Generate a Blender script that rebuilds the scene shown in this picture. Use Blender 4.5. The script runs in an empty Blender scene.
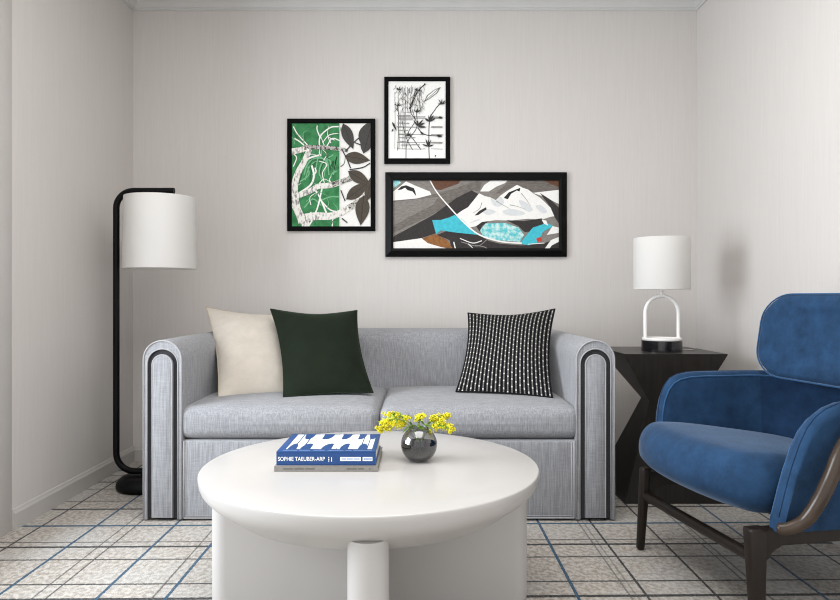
import bpy, bmesh, math, random
from mathutils import Vector, Matrix
random.seed(7)
PI = math.pi
S = bpy.context.scene
COL = S.collection

# ------------------------------------------------------------------ camera model used to lay the room out
F, CX, CY, CZ = 680.0, 419.0, 297.0, 0.94
def pt(px, py, d):
    return Vector(((px-CX)*d/F, d, CZ-(py-CY)*d/F))

# ------------------------------------------------------------------ materials
def srgb(h):
    h = h.lstrip('#')
    o = []
    for i in (0, 2, 4):
        c = int(h[i:i+2], 16)/255
        o.append(c/12.92 if c <= .04045 else ((c+.055)/1.055)**2.4)
    return (o[0], o[1], o[2], 1)
def mk(name):
    m = bpy.data.materials.new(name); m.use_nodes = True
    nt = m.node_tree
    return m, nt, nt.nodes['Principled BSDF']
def N(nt, t, **kw):
    n = nt.nodes.new(t)
    for k, v in kw.items():
        if k.startswith('i_'):
            key = k[2:]
            n.inputs[int(key) if key.isdigit() else key].default_value = v
        else:
            setattr(n, k, v)
    return n
def mixc(nt, fac, a, b, blend='MIX'):
    n = nt.nodes.new('ShaderNodeMix'); n.data_type = 'RGBA'; n.blend_type = blend
    for sock, v in ((n.inputs[0], fac), (n.inputs[6], a), (n.inputs[7], b)):
        if hasattr(v, 'is_linked'): nt.links.new(v, sock)
        else: sock.default_value = v
    return n.outputs[2]
def math_(nt, op, a, b=None, c=None, clamp=False):
    n = nt.nodes.new('ShaderNodeMath'); n.operation = op; n.use_clamp = clamp
    for i, v in enumerate((a, b, c)):
        if v is None: continue
        if hasattr(v, 'is_linked'): nt.links.new(v, n.inputs[i])
        else: n.inputs[i].default_value = v
    return n.outputs[0]
def noise(nt, scale, stretch=(1, 1, 1), detail=3, coord='Object', rough=.5):
    tc = N(nt, 'ShaderNodeTexCoord'); mp = N(nt, 'ShaderNodeMapping')
    mp.inputs['Scale'].default_value = stretch
    nt.links.new(tc.outputs[coord], mp.inputs['Vector'])
    n = N(nt, 'ShaderNodeTexNoise'); n.inputs['Scale'].default_value = scale
    n.inputs['Detail'].default_value = detail; n.inputs['Roughness'].default_value = rough
    nt.links.new(mp.outputs[0], n.inputs['Vector'])
    return n.outputs['Fac']
def ramp(nt, fac, lo, hi):
    n = N(nt, 'ShaderNodeMapRange'); n.clamp = True
    n.inputs['From Min'].default_value = lo; n.inputs['From Max'].default_value = hi
    nt.links.new(fac, n.inputs['Value'])
    return n.outputs[0]
def bump(nt, b, h, strength=.3, dist=.002):
    n = N(nt, 'ShaderNodeBump'); n.inputs['Strength'].default_value = strength
    n.inputs['Distance'].default_value = dist
    nt.links.new(h, n.inputs['Height']); nt.links.new(n.outputs[0], b.inputs['Normal'])
def simple(name, c, rough=.5, spec=.5, var=.06, scale=30, stretch=(1, 1, 1), bmp=0, dist=.001, metal=0, sheen=0, coat=0, sheen_tint=None):
    m, nt, b = mk(name)
    f = noise(nt, scale, stretch)
    lo = tuple(x*(1-var) for x in c[:3])+(1,); hi = tuple(min(1, x*(1+var)) for x in c[:3])+(1,)
    nt.links.new(mixc(nt, ramp(nt, f, .3, .7), lo, hi), b.inputs['Base Color'])
    b.inputs['Roughness'].default_value = rough
    b.inputs['Specular IOR Level'].default_value = spec
    b.inputs['Metallic'].default_value = metal
    if sheen:
        b.inputs['Sheen Weight'].default_value = sheen
        b.inputs['Sheen Roughness'].default_value = .4
        if sheen_tint: b.inputs['Sheen Tint'].default_value = sheen_tint
    if coat:
        b.inputs['Coat Weight'].default_value = coat; b.inputs['Coat Roughness'].default_value = .05
    if bmp: bump(nt, b, f, bmp, dist)
    return m

def wall_mat(name, c, axis):
    m, nt, b = mk(name)
    st = (1, .02, .02) if axis == 'x' else (.02, 1, .02)
    st = tuple(s for s in st)
    f = noise(nt, 260, (st[0], st[1], .014), 3)
    g = noise(nt, 420, (st[0], st[1], .02), 2)
    k = math_(nt, 'ADD', math_(nt, 'MULTIPLY', f, .6), math_(nt, 'MULTIPLY', g, .4))
    lo = tuple(x*.965 for x in c[:3])+(1,); hi = tuple(x*1.03 for x in c[:3])+(1,)
    nt.links.new(mixc(nt, ramp(nt, k, .35, .65), lo, hi), b.inputs['Base Color'])
    b.inputs['Roughness'].default_value = .62; b.inputs['Specular IOR Level'].default_value = .35
    bump(nt, b, k, .09, .002)
    return m

def fabric_mat(name, c, dark=.74, light=1.16):
    m, nt, b = mk(name)
    f = noise(nt, 230, (1, 1, .05), 3)
    g = noise(nt, 420, (.06, .06, 1), 2)
    k = math_(nt, 'ADD', math_(nt, 'MULTIPLY', f, .7), math_(nt, 'MULTIPLY', g, .3))
    lo = tuple(x*dark for x in c[:3])+(1,); hi = tuple(x*light for x in c[:3])+(1,)
    nt.links.new(mixc(nt, ramp(nt, k, .36, .64), lo, hi), b.inputs['Base Color'])
    b.inputs['Roughness'].default_value = .9; b.inputs['Specular IOR Level'].default_value = .2
    b.inputs['Sheen Weight'].default_value = .15
    bump(nt, b, k, .35, .002)
    return m

def velvet_mat(name, c, tint, sheen=.5, var=.18):
    m, nt, b = mk(name)
    f = noise(nt, 14, (1, 1, 1), 6, rough=.7)
    g = noise(nt, 900, (1, 1, 1), 1)
    lo = tuple(x*(1-var) for x in c[:3])+(1,); hi = tuple(x*(1+var*1.2) for x in c[:3])+(1,)
    nt.links.new(mixc(nt, ramp(nt, f, .3, .7), lo, hi), b.inputs['Base Color'])
    b.inputs['Roughness'].default_value = .85; b.inputs['Specular IOR Level'].default_value = .15
    b.inputs['Sheen Weight'].default_value = sheen; b.inputs['Sheen Roughness'].default_value = .35
    b.inputs['Sheen Tint'].default_value = tint
    bump(nt, b, g, .25, .001)
    return m

def carpet_mat():
    m, nt, b = mk('carpet_plaid')
    tc = N(nt, 'ShaderNodeTexCoord'); sp = N(nt, 'ShaderNodeSeparateXYZ')
    nt.links.new(tc.outputs['Object'], sp.inputs[0])
    blotch = noise(nt, 62, (1, .8, 1), 3, rough=.6)
    fine = noise(nt, 210, (1, 1, 1), 2)
    patch = noise(nt, 3.2, (1, 1, 1), 2)
    base = mixc(nt, ramp(nt, blotch, .40, .60), srgb('#9c948b'), srgb('#c5c0b9'))
    base = mixc(nt, math_(nt, 'MULTIPLY', ramp(nt, patch, .45, .7), .35), base, srgb('#c3c6c8'))
    base = mixc(nt, math_(nt, 'MULTIPLY', fine, .35), base, srgb('#8b8379'))
    wob = math_(nt, 'MULTIPLY', math_(nt, 'SUBTRACT', noise(nt, 120, (1, 1, 1), 2), .5), .006)
    skew = math_(nt, 'SUBTRACT', sp.outputs[1], math_(nt, 'MULTIPLY', math_(nt, 'ADD', sp.outputs[0], .25), .0153))
    def lines(axis, rows):
        tot = None
        co = math_(nt, 'ADD', skew if axis else sp.outputs[0], wob)
        for c, w, s in rows:
            v = math_(nt, 'MULTIPLY', math_(nt, 'COMPARE', co, c, w), s)
            tot = v if tot is None else math_(nt, 'MAXIMUM', tot, v)
        return tot
    W, T, WR, TR = .0055, .0034, .0085, .0050
    bx = [(-1.325, W, 1), (-1.005, W, 1), (-.79, W, 1), (-.42, W, 1), (.10, W, 1), (.498, W, 1), (1.27, W, .9)]
    dx = [(-1.548, W*.8, .95), (-1.207, T, .65), (-1.163, T, .8), (-.833, T, .7), (-.57, W*.8, .95), (-.25, T, .7), (-.05, W*.8, .9),
          (.28, T, .7), (.664, T, .55), (.685, T, .4), (.717, W*.8, .95), (.937, W*.8, .95), (1.075, T, .6), (1.10, T, .6), (1.48, W*.8, .95)]
    by = [(2.81, WR, 1), (1.62, WR, 1), (3.70, WR, 1)]
    dy = [(1.30, WR, .95), (1.45, TR, .7), (1.78, TR, .8), (1.90, WR, .9), (2.126, WR, .95), (2.237, TR, .9), (2.448, TR, .9), (2.572, WR, .95), (2.622, TR, .7), (3.03, WR, .95),
          (3.149, TR, .8), (3.346, TR, .8), (3.474, WR, .95), (3.60, TR, .8)]
    blue = math_(nt, 'MAXIMUM', lines(0, bx), lines(1, by))
    dark = math_(nt, 'MAXIMUM', lines(0, dx), lines(1, dy))
    brk = ramp(nt, noise(nt, 170, (1, 1, 1), 2), .25, .5)
    brk = math_(nt, 'ADD', math_(nt, 'MULTIPLY', brk, .35), .65)
    c1 = mixc(nt, math_(nt, 'MULTIPLY', dark, brk), base, srgb('#1d2126'))
    c2 = mixc(nt, math_(nt, 'MULTIPLY', blue, brk), c1, srgb('#2c4e66'))
    nt.links.new(c2, b.inputs['Base Color'])
    b.inputs['Roughness'].default_value = .95; b.inputs['Specular IOR Level'].default_value = .1
    b.inputs['Sheen Weight'].default_value = .12
    bump(nt, b, fine, .6, .004)
    return m

def wood_mat(name, c, rough=.4, stretch=(1, 1, .08)):
    return simple(name, c, rough, .32, .2, 60, stretch, .12, .001, coat=.05)

def shade_mat(name, c, trans=.35):
    m, nt, b = mk(name)
    f = noise(nt, 500, (1, 1, .2), 2)
    lo = tuple(x*.95 for x in c[:3])+(1,)
    nt.links.new(mixc(nt, f, lo, c), b.inputs['Base Color'])
    b.inputs['Roughness'].default_value = .85; b.inputs['Specular IOR Level'].default_value = .15
    tr = N(nt, 'ShaderNodeBsdfTranslucent'); tr.inputs[0].default_value = c
    mx = N(nt, 'ShaderNodeMixShader'); mx.inputs[0].default_value = trans
    out = nt.nodes['Material Output']
    nt.links.new(b.outputs[0], mx.inputs[1]); nt.links.new(tr.outputs[0], mx.inputs[2]); nt.links.new(mx.outputs[0], out.inputs[0])
    return m

def smoky_glass():
    m, nt, b = mk('smoky_glass')
    nt.nodes.remove(b)
    out = nt.nodes['Material Output']
    g = N(nt, 'ShaderNodeBsdfGlossy'); g.inputs['Roughness'].default_value = 0; g.inputs['Color'].default_value = (.55, .55, .56, 1)
    t = N(nt, 'ShaderNodeBsdfTransparent')
    f = noise(nt, 6, (1, 1, 1), 1)
    nt.links.new(mixc(nt, f, (.70, .70, .705, 1), (.76, .76, .76, 1)), t.inputs['Color'])
    lw = N(nt, 'ShaderNodeLayerWeight'); lw.inputs['Blend'].default_value = .42
    k = math_(nt, 'ADD', math_(nt, 'MULTIPLY', lw.outputs['Facing'], .5), .14, clamp=True)
    mx = N(nt, 'ShaderNodeMixShader')
    nt.links.new(k, mx.inputs[0]); nt.links.new(t.outputs[0], mx.inputs[1]); nt.links.new(g.outputs[0], mx.inputs[2])
    nt.links.new(mx.outputs[0], out.inputs[0])
    return m

def stripe_mat():
    m, nt, b = mk('striped_weave')
    tc = N(nt, 'ShaderNodeTexCoord'); sp = N(nt, 'ShaderNodeSeparateXYZ')
    nt.links.new(tc.outputs['UV'], sp.inputs[0])
    u = math_(nt, 'MULTIPLY', sp.outputs[0], 23.0)
    fu = math_(nt, 'FRACT', u)
    st = math_(nt, 'COMPARE', fu, .5, .16)
    cell = math_(nt, 'FLOOR', u)
    off = math_(nt, 'MULTIPLY', cell, .37)
    v = math_(nt, 'FRACT', math_(nt, 'ADD', math_(nt, 'MULTIPLY', sp.outputs[1], 17.0), off))
    dash = math_(nt, 'COMPARE', v, .5, .10)
    v2 = math_(nt, 'FRACT', math_(nt, 'MULTIPLY', sp.outputs[1], 80.0))
    weave = math_(nt, 'ADD', math_(nt, 'MULTIPLY', math_(nt, 'COMPARE', v2, .5, .3), .35), .65)
    col = mixc(nt, dash, srgb('#7b7977'), srgb('#dedbd4'))
    fac = math_(nt, 'MULTIPLY', st, weave)
    nt.links.new(mixc(nt, fac, srgb('#0f0f12'), col), b.inputs['Base Color'])
    b.inputs['Roughness'].default_value = .9; b.inputs['Specular IOR Level'].default_value = .15
    bump(nt, b, st, .3, .002)
    return m

M = {}
WALLC = srgb('#cec9c5')
M['wall_b'] = wall_mat('vinyl_wallcovering', WALLC, 'x')
M['wall_s'] = wall_mat('vinyl_wallcovering_side', WALLC, 'y')
M['paint'] = simple('trim_paint', srgb('#bdb9b5'), .45, .4, .02, 8)
M['crown'] = simple('crown_paint', srgb('#c9c8c6'), .5, .4, .02, 8)
M['ceil'] = simple('ceiling_paint', srgb('#d5d3d0'), .8, .3, .02, 6)
M['carpet'] = carpet_mat()
M['sofa'] = fabric_mat('grey_linen', srgb('#98999d'))
M['sofa_pipe'] = fabric_mat('grey_linen_piping', srgb('#a6a6a8'), .9, 1.1)
M['groove'] = simple('charcoal_gimp', srgb('#3a3a3d'), .8, .2, .2, 200)
M['plinth'] = simple('black_plinth', srgb('#18171a'), .6, .3, .1, 40)
M['cream'] = velvet_mat('cream_velvet', srgb('#c6beb3'), (1, .95, .88, 1), .25, .07)
M['green'] = velvet_mat('forest_velvet', srgb('#182016'), (.5, .75, .45, 1), .10, .2)
M['green_pipe'] = simple('forest_piping', srgb('#1a241b'), .8, .2, .1, 90)
M['stripe'] = stripe_mat()
M['black_pipe'] = simple('black_piping', srgb('#121215'), .85, .2, .1, 90)
M['cream_pipe'] = simple('cream_piping', srgb('#b6ab9b'), .85, .2, .05, 90)
M['table'] = simple('white_lacquer', srgb('#bebbb8'), .32, .5, .01, 5, coat=.2)
M['lampblack'] = simple('black_powdercoat', srgb('#08080a'), .45, .15, .1, 60)
M['shade'] = shade_mat('white_linen_shade', srgb('#e9e7e4'), .3)
M['lampwhite'] = simple('white_enamel', srgb('#efedea'), .35, .5, .02, 10)
M['marble'] = simple('black_marble', srgb('#141417'), .15, .6, .5, 14, (1, 1, 3))
M['sidetable'] = wood_mat('espresso_veneer', srgb('#2a2724'), .36, (1, 1, .1))
M['legwood'] = wood_mat('walnut_dark', srgb('#201914'), .42, (1, 1, .12))
M['bentwood'] = wood_mat('walnut_polished', srgb('#40352c'), .25, (.2, 1, .2))
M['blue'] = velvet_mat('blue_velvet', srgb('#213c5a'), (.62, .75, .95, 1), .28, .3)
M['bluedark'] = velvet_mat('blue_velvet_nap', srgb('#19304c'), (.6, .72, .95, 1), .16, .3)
M['bluepipe'] = velvet_mat('blue_velvet_piping', srgb('#2c5076'), (.55, .75, 1, 1), .6, .1)  # lighter than the seat velvet: edge sheen is put into the base colour
M['glass'] = smoky_glass()
m, nt, b = mk('dark_vase_water'); nt.nodes.remove(b)
t_ = N(nt, 'ShaderNodeBsdfTransparent'); g_ = N(nt, 'ShaderNodeBsdfGlossy'); g_.inputs['Roughness'].default_value = 0; g_.inputs['Color'].default_value = (.5, .5, .5, 1)
t_.inputs['Color'].default_value = (.22, .22, .225, 1); x_ = N(nt, 'ShaderNodeMixShader'); x_.inputs[0].default_value = 0
nt.links.new(t_.outputs[0], x_.inputs[1]); nt.links.new(g_.outputs[0], x_.inputs[2]); nt.links.new(x_.outputs[0], nt.nodes['Material Output'].inputs[0])
M['water'] = m
m, nt, b = mk('smoky_glass_inside'); nt.nodes.remove(b)
t_ = N(nt, 'ShaderNodeBsdfTransparent'); t_.inputs['Color'].default_value = (.86, .86, .865, 1)
nt.links.new(t_.outputs[0], nt.nodes['Material Output'].inputs[0]); M['glassin'] = m
M['frame'] = simple('black_frame_lacquer', srgb('#050506'), .5, .06, .1, 40)
M['frameb'] = simple('black_frame_bevel', srgb('#070707'), .4, .12, .2, 40)
M['bookblue'] = simple('book_blue_cloth', srgb('#20477f'), .45, .4, .06, 120)
M['bookwhite'] = simple('book_white_print', srgb('#eef0ee'), .5, .4, .02, 40)
M['pages'] = simple('page_edges', srgb('#e4ded2'), .85, .1, .12, 120, (.05, .05, 40))
M['bookgrey'] = simple('book_grey_cloth', srgb('#8b8782'), .6, .3, .08, 120)
M['ink'] = simple('ink_grey', srgb('#6d6a66'), .6, .3, .05, 60)
M['inkblue'] = simple('ink_blue', srgb('#8fa8d0'), .5, .3, .05, 60)
M['yellow'] = simple('mimosa_yellow', srgb('#e0d634'), .7, .2, .35, 160)
M['stem'] = simple('stem_green', srgb('#6f8a35'), .6, .3, .3, 60)
M['leaf'] = simple('leaf_green', srgb('#7fa13c'), .6, .3, .25, 60)

# ------------------------------------------------------------------ mesh helpers
def finish(name, bm, mats, parent=None, smooth=True, angle=40, loc=None):
    bmesh.ops.recalc_face_normals(bm, faces=bm.faces[:])
    me = bpy.data.meshes.new(name); bm.to_mesh(me); bm.free()
    if not isinstance(mats, (list, tuple)): mats = [mats]
    for m in mats: me.materials.append(m)
    if smooth:
        for p in me.polygons: p.use_smooth = True
        if angle < 180: me.set_sharp_from_angle(angle=math.radians(angle))
    o = bpy.data.objects.new(name, me); COL.objects.link(o)
    if parent is not None: o.parent = parent
    if loc is not None: o.location = loc
    return o
def thing(name, label, cat, loc=(0, 0, 0), rotz=0, group=None):
    o = bpy.data.objects.new(name, None); COL.objects.link(o)
    o.empty_display_size = .05
    o.location = loc; o.rotation_euler = (0, 0, rotz); o['label'] = label; o['category'] = cat
    if group: o['group'] = group
    return o
def tag(o, label, cat, group=None):
    o['label'] = label; o['category'] = cat
    if group: o['group'] = group
    return o
def structure(o):
    o['kind'] = 'structure'; return o

def add_box(bm, x0, x1, y0, y1, z0, z1, bev=0, seg=2):
    r = bmesh.ops.create_cube(bm, size=1)
    vs = r['verts']
    for v in vs:
        v.co = Vector(((x0+x1)/2+v.co.x*(x1-x0), (y0+y1)/2+v.co.y*(y1-y0), (z0+z1)/2+v.co.z*(z1-z0)))
    if bev:
        es = list({e for v in vs for e in v.link_edges})
        bmesh.ops.bevel(bm, geom=es, offset=bev, segments=seg, affect='EDGES', profile=.5)
def box(x0, x1, y0, y1, z0, z1, bev=0, seg=2):
    bm = bmesh.new(); add_box(bm, x0, x1, y0, y1, z0, z1, bev, seg); return bm

def rbox(w, d, h, r, nc=5, nm=9, fn=None):
    """soft rounded block centred on the origin, then reshaped by fn(Vector)->Vector"""
    def coords(L):
        a = L/2; out = []
        for i in range(nc): out.append(-a+r*(1-math.cos(PI/2*i/nc)))
        n = nm
        for i in range(n+1): out.append(-a+r+(L-2*r)*i/n)
        for i in range(1, nc+1): out.append(a-r+r*math.sin(PI/2*i/nc))
        return out
    xs, ys, zs = coords(w), coords(d), coords(h)
    bm = bmesh.new(); cache = {}
    def vert(x, y, z):
        k = (round(x, 6), round(y, 6), round(z, 6))
        if k in cache: return cache[k]
        p = Vector((x, y, z))
        q = Vector((max(-w/2+r, min(w/2-r, x)), max(-d/2+r, min(d/2-r, y)), max(-h/2+r, min(h/2-r, z))))
        v = p-q
        if v.length > 1e-9: p = q+v.normalized()*r
        if fn: p = fn(p)
        cache[k] = bm.verts.new(p); return cache[k]
    def sheet(A, B, f):
        for i in range(len(A)-1):
            for j in range(len(B)-1):
                vs = [vert(*f(A[i], B[j])), vert(*f(A[i+1], B[j])), vert(*f(A[i+1], B[j+1])), vert(*f(A[i], B[j+1]))]
                u = []
                for v in vs:
                    if v not in u: u.append(v)
                if len(u) > 2:
                    try: bm.faces.new(u)
                    except ValueError: pass
    for s in (-1, 1):
        sheet(xs, ys, lambda a, b: (a, b, s*h/2)); sheet(xs, zs, lambda a, b: (a, s*d/2, b)); sheet(ys, zs, lambda a, b: (s*w/2, a, b))
    return bm

def catmull(pts, n=6, closed=False):
    P = [Vector(p) for p in pts]; out = []
    L = len(P); rng = range(L) if closed else range(L-1)
    for i in rng:
        p0 = P[(i-1) % L] if closed or i > 0 else P[0]*2-P[1]
        p1 = P[i]; p2 = P[(i+1) % L]
        p3 = P[(i+2) % L] if closed or i+2 < L else P[-1]*2-P[-2]
        for k in range(n):
            t = k/n
            out.append(.5*((2*p1)+(-p0+p2)*t+(2*p0-5*p1+4*p2-p3)*t*t+(-p0+3*p1-3*p2+p3)*t**3))
    if not closed: out.append(P[-1])
    return out
def add_tube(bm, pts, rad, n=10, closed=False, flat=1.0):
    P = [Vector(p) for p in pts]; L = len(P)
    R = rad if isinstance(rad, (list, tuple)) else [rad]*L
    rings = []; ref = None
    for i in range(L):
        if closed: t = P[(i+1) % L]-P[i-1]
        else: t = P[min(i+1, L-1)]-P[max(i-1, 0)]
        t.normalize()
        if ref is None:
            ref = Vector((0, 0, 1)) if abs(t.z) < .9 else Vector((1, 0, 0))
        a = ref-t*ref.dot(t); a.normalize(); ref = a; b = t.cross(a)
        rings.append([bm.verts.new(P[i]+(a*math.cos(2*PI*k/n)+b*math.sin(2*PI*k/n)*flat)*R[i]) for k in range(n)])
    rng = range(L) if closed else range(L-1)
    for i in rng:
        A, B = rings[i], rings[(i+1) % L]
        off = 0
        if closed and i == L-1:
            off = min(range(n), key=lambda o: (A[0].co-B[o].co).length)
        for k in range(n):
            bm.faces.new((A[k], A[(k+1) % n], B[(k+1+off) % n], B[(k+off) % n]))
    if not closed:
        bm.faces.new(rings[0][::-1]); bm.faces.new(rings[-1])
def tube(pts, rad, n=10, closed=False, flat=1.0):
    bm = bmesh.new(); add_tube(bm, pts, rad, n, closed, flat); return bm
def lathe(prof, n=48, c=(0, 0), closed=False):
    bm = bmesh.new(); rings = []
    for r, z in prof:
        if r < 1e-6: rings.append([bm.verts.new((c[0], c[1], z))])
        else: rings.append([bm.verts.new((c[0]+r*math.cos(2*PI*k/n), c[1]+r*math.sin(2*PI*k/n), z)) for k in range(n)])
    idx = range(len(rings)) if closed else range(len(rings)-1)
    for i in idx:
        A, B = rings[i], rings[(i+1) % len(rings)]
        for k in range(n):
            k2 = (k+1) % n
            if len(A) == 1 and len(B) == 1: break
            if len(A) == 1: bm.faces.new((A[0], B[k2], B[k]))
            elif len(B) == 1: bm.faces.new((A[k], A[k2], B[0]))
            else: bm.faces.new((A[k], A[k2], B[k2], B[k]))
    return bm
def add_prism(bm, outline, a0, a1, axis, bev=0, seg=3):
    """outline of 2-D points extruded along an axis: 'y' -> (x,z), 'x' -> (y,z), 'z' -> (x,y)"""
    def P(p, a):
        return {'y': (p[0], a, p[1]), 'x': (a, p[0], p[1]), 'z': (p[0], p[1], a)}[axis]
    A = [bm.verts.new(P(p, a0)) for p in outline]; B = [bm.verts.new(P(p, a1)) for p in outline]
    n = len(outline); caps = [bm.faces.new(A[::-1]), bm.faces.new(B)]
    for i in range(n): bm.faces.new((A[i], A[(i+1) % n], B[(i+1) % n], B[i]))
    if bev:
        es = list({e for f in caps for e in f.edges})
        bmesh.ops.bevel(bm, geom=es, offset=bev, segments=seg, affect='EDGES', profile=.5, clamp_overlap=True)
def prism(outline, a0, a1, axis, bev=0, seg=3):
    bm = bmesh.new(); add_prism(bm, outline, a0, a1, axis, bev, seg); return bm
def taper(p0, p1, s0, s1, bev=.004, rz=0):
    """tapered post from p0 (section s0=(x,y)) to p1 (section s1) with eased corners"""
    bm = bmesh.new(); p0 = Vector(p0); p1 = Vector(p1)
    rings = []
    for p, s in ((p0, s0), (p1, s1)):
        rings.append([bm.verts.new(p+Vector((sx*s[0]/2, sy*s[1]/2, 0))) for sx, sy in ((-1, -1), (1, -1), (1, 1), (-1, 1))])
    bm.faces.new(rings[0][::-1]); bm.faces.new(rings[1])
    for k in range(4): bm.faces.new((rings[0][k], rings[0][(k+1) % 4], rings[1][(k+1) % 4], rings[1][k]))
    bmesh.ops.bevel(bm, geom=bm.edges[:], offset=bev, segments=3, affect='EDGES', profile=.5)
    return bm

# ------------------------------------------------------------------ room shell
XL, XR, YB, ZC = -1.64, 1.594, 3.9, 2.655
Y0 = -.5
structure(finish('floor', box(XL-.15, XR+.15, Y0, YB+.15, -.1, 0), M['carpet'], smooth=False))
structure(finish('ceiling', box(XL-.15, XR+.15, Y0, YB+.15, ZC, ZC+.1), M['ceil'], smooth=False))
structure(finish('wall_back', box(XL-.15, XR+.15, YB, YB+.15, 0, ZC), M['wall_b'], smooth=False))
structure(finish('wall_right', box(XR, XR+.15, Y0, YB, 0, ZC), M['wall_s'], smooth=False))
WY0, WY1, WZ0, WZ1 = .7, 2.58, .35, 2.25            # daylight window of the left wall, just out of frame
bm = bmesh.new()
add_box(bm, XL-.15, XL, WY1, YB, 0, ZC); add_box(bm, XL-.15, XL, Y0, WY0, 0, ZC)
add_box(bm, XL-.15, XL, WY0, WY1, 0, WZ0); add_box(bm, XL-.15, XL, WY0, WY1, WZ1, ZC)
structure(finish('wall_left', bm, M['wall_s'], smooth=False))
bm = bmesh.new()
add_box(bm, XL-.14, XL-.10, WY0, WY0+.05, WZ0, WZ1); add_box(bm, XL-.14, XL-.10, WY1-.05, WY1, WZ0, WZ1)
add_box(bm, XL-.14, XL-.10, WY0+.05, WY1-.05, WZ0, WZ0+.05); add_box(bm, XL-.14, XL-.10, WY0+.05, WY1-.05, WZ1-.05, WZ1)
structure(finish('window_1', bm, M['paint'], smooth=False))
# painted casing at the extreme left of the picture
structure(finish('trim_1', box(XL, XL+.003, 2.60, 2.735, 0, 2.42, .001), M['paint']))
def base_prof(s): return [(0, 0), (s*.014, 0), (s*.014, .066), (s*.009, .074), (s*.006, .082), (0, .085)]
bm = prism([(XL+a, z) for a, z in base_prof(1)], 2.735, YB, 'y'); structure(finish('baseboard_left', bm, M['paint'], smooth=False))
bm = prism([(XR+a, z) for a, z in base_prof(-1)], Y0, YB, 'y'); structure(finish('baseboard_right', bm, M['paint'], smooth=False))
bm = prism([(YB-a, z) for a, z in base_prof(1)], XL+.014, XR-.014, 'x'); structure(finish('baseboard_back', bm, M['paint'], smooth=False))
# small crown moulding: bead, cove, top fillet
CR = [(0, ZC), (0, 2.583), (.006, 2.580), (.011, 2.584), (.011, 2.592), (.016, 2.594), (.022, 2.606), (.034, 2.622), (.050, 2.634), (.062, 2.640), (.062, ZC)]
structure(finish('trim_2', prism([(YB-a, z) for a, z in CR], XL, XR, 'x'), M['crown'], angle=25))
structure(finish('trim_3', prism([(XL+a, z) for a, z in CR], Y0, YB, 'y'), M['crown'], angle=25))
structure(finish('trim_4', prism([(XR-a, z) for a, z in CR], Y0, YB, 'y'), M['crown'], angle=25))

# ------------------------------------------------------------------ sofa
SX, SY = -.168, 3.352
sofa = thing('sofa', 'light grey linen two-seat sofa with rounded arms against the back wall', 'sofa', (SX, SY, 0))
HW, AW, AZ, YF = .991, .166, .760, -.500
def arch(cx, half, top, bot, n=14):
    o = [(cx-half, bot)]
    for i in range(n+1):
        a = PI-PI*i/n
        o.append((cx+half*math.cos(a), top-half+half*math.sin(a)))
    o.append((cx+half, bot)); return o
for s in (-1, 1):
    cx = s*(HW-AW/2)
    arm = finish('armrest', prism(arch(cx, AW/2, AZ, .007, 20), YF+.012, .49, 'y', .004), M['sofa'], sofa, angle=30)
    # raised rim round the front, dark recessed band, padded inner panel
    out, inn = arch(cx, AW/2-.001, AZ-.001, .007, 20), arch(cx, AW/2-.019, AZ-.038, .007, 20)
    bm = bmesh.new()
    for i in range(len(out)-1):
        q = []
        for (p, y) in ((out[i], YF), (out[i+1], YF), (inn[i+1], YF), (inn[i], YF), (out[i], YF+.03), (out[i+1], YF+.03), (inn[i+1], YF+.03), (inn[i], YF+.03)):
            q.append(bm.verts.new((p[0], y, p[1])))
        for f in ((0, 1, 2, 3), (3, 2, 6, 7), (0, 4, 5, 1)): bm.faces.new([q[k] for k in f])
    bmesh.ops.remove_doubles(bm, verts=bm.verts[:], dist=1e-5)
    finish('front_rim', bm, M['sofa'], arm, angle=30)
    bm = prism(arch(cx, AW/2-.018, AZ-.037, .009, 20), YF+.0085, YF+.016, 'y')
    g = finish('recessed_band', bm, M['groove'], arm, angle=30); g['label'] = 'charcoal recessed band'
    finish('front_panel', prism(arch(cx, AW/2-.040, AZ-.061, .014, 16), YF-.006, YF+.016, 'y', .006), M['sofa'], arm, angle=50)
    pp = arch(cx, AW/2-.0415, AZ-.0625, .016, 16)
    bm = tube([(p[0], YF-.0045, p[1]) for p in pp], .0028, 6, True)
    pp = arch(cx, AW/2-.0035, AZ-.0035, .009, 20); add_tube(bm, [(p[0], YF-.001, p[1]) for p in pp], .0034, 6)
    pp = arch(cx, AW/2-.0185, AZ-.0375, .009, 20); add_tube(bm, [(p[0], YF-.001, p[1]) for p in pp], .0026, 6)
    finish('piping', bm, M['sofa_pipe'], arm, angle=180)
IW = HW-AW
bm = rbox(2*IW+.024, .78, .331, .012, 3, 6)
finish('base', bm, M['sofa'], sofa, loc=(0, -.106, .007+.1655), angle=60)
bm = tube([(-IW+.006, -.497, .335), (-IW+.006, -.497, .012), (IW-.006, -.497, .012), (IW-.006, -.497, .335)], .0035, 6)
add_tube(bm, [(-IW+.016, -.4965, .330), (-IW+.016, -.4965, .022), (IW-.016, -.4965, .022), (IW-.016, -.4965, .330)], .0018, 6)
finish('base_piping', bm, M['sofa_pipe'], sofa, angle=180)
back = [(.215, .20), (.232, .45), (.246, .66), (.254, .715), (.270, .745), (.295, .762), (.33, .768), (.42, .768), (.455, .762), (.478, .745), (.488, .715), (.490, .66), (.490, .05), (.215, .05)]
finish('backrest', prism(back, -IW-.002, IW+.002, 'x'), M['sofa'], sofa, angle=35)
finish('plinth', box(-HW+.035, HW-.035, YF+.022, .46, 0, .026), M['plinth'], sofa)
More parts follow.
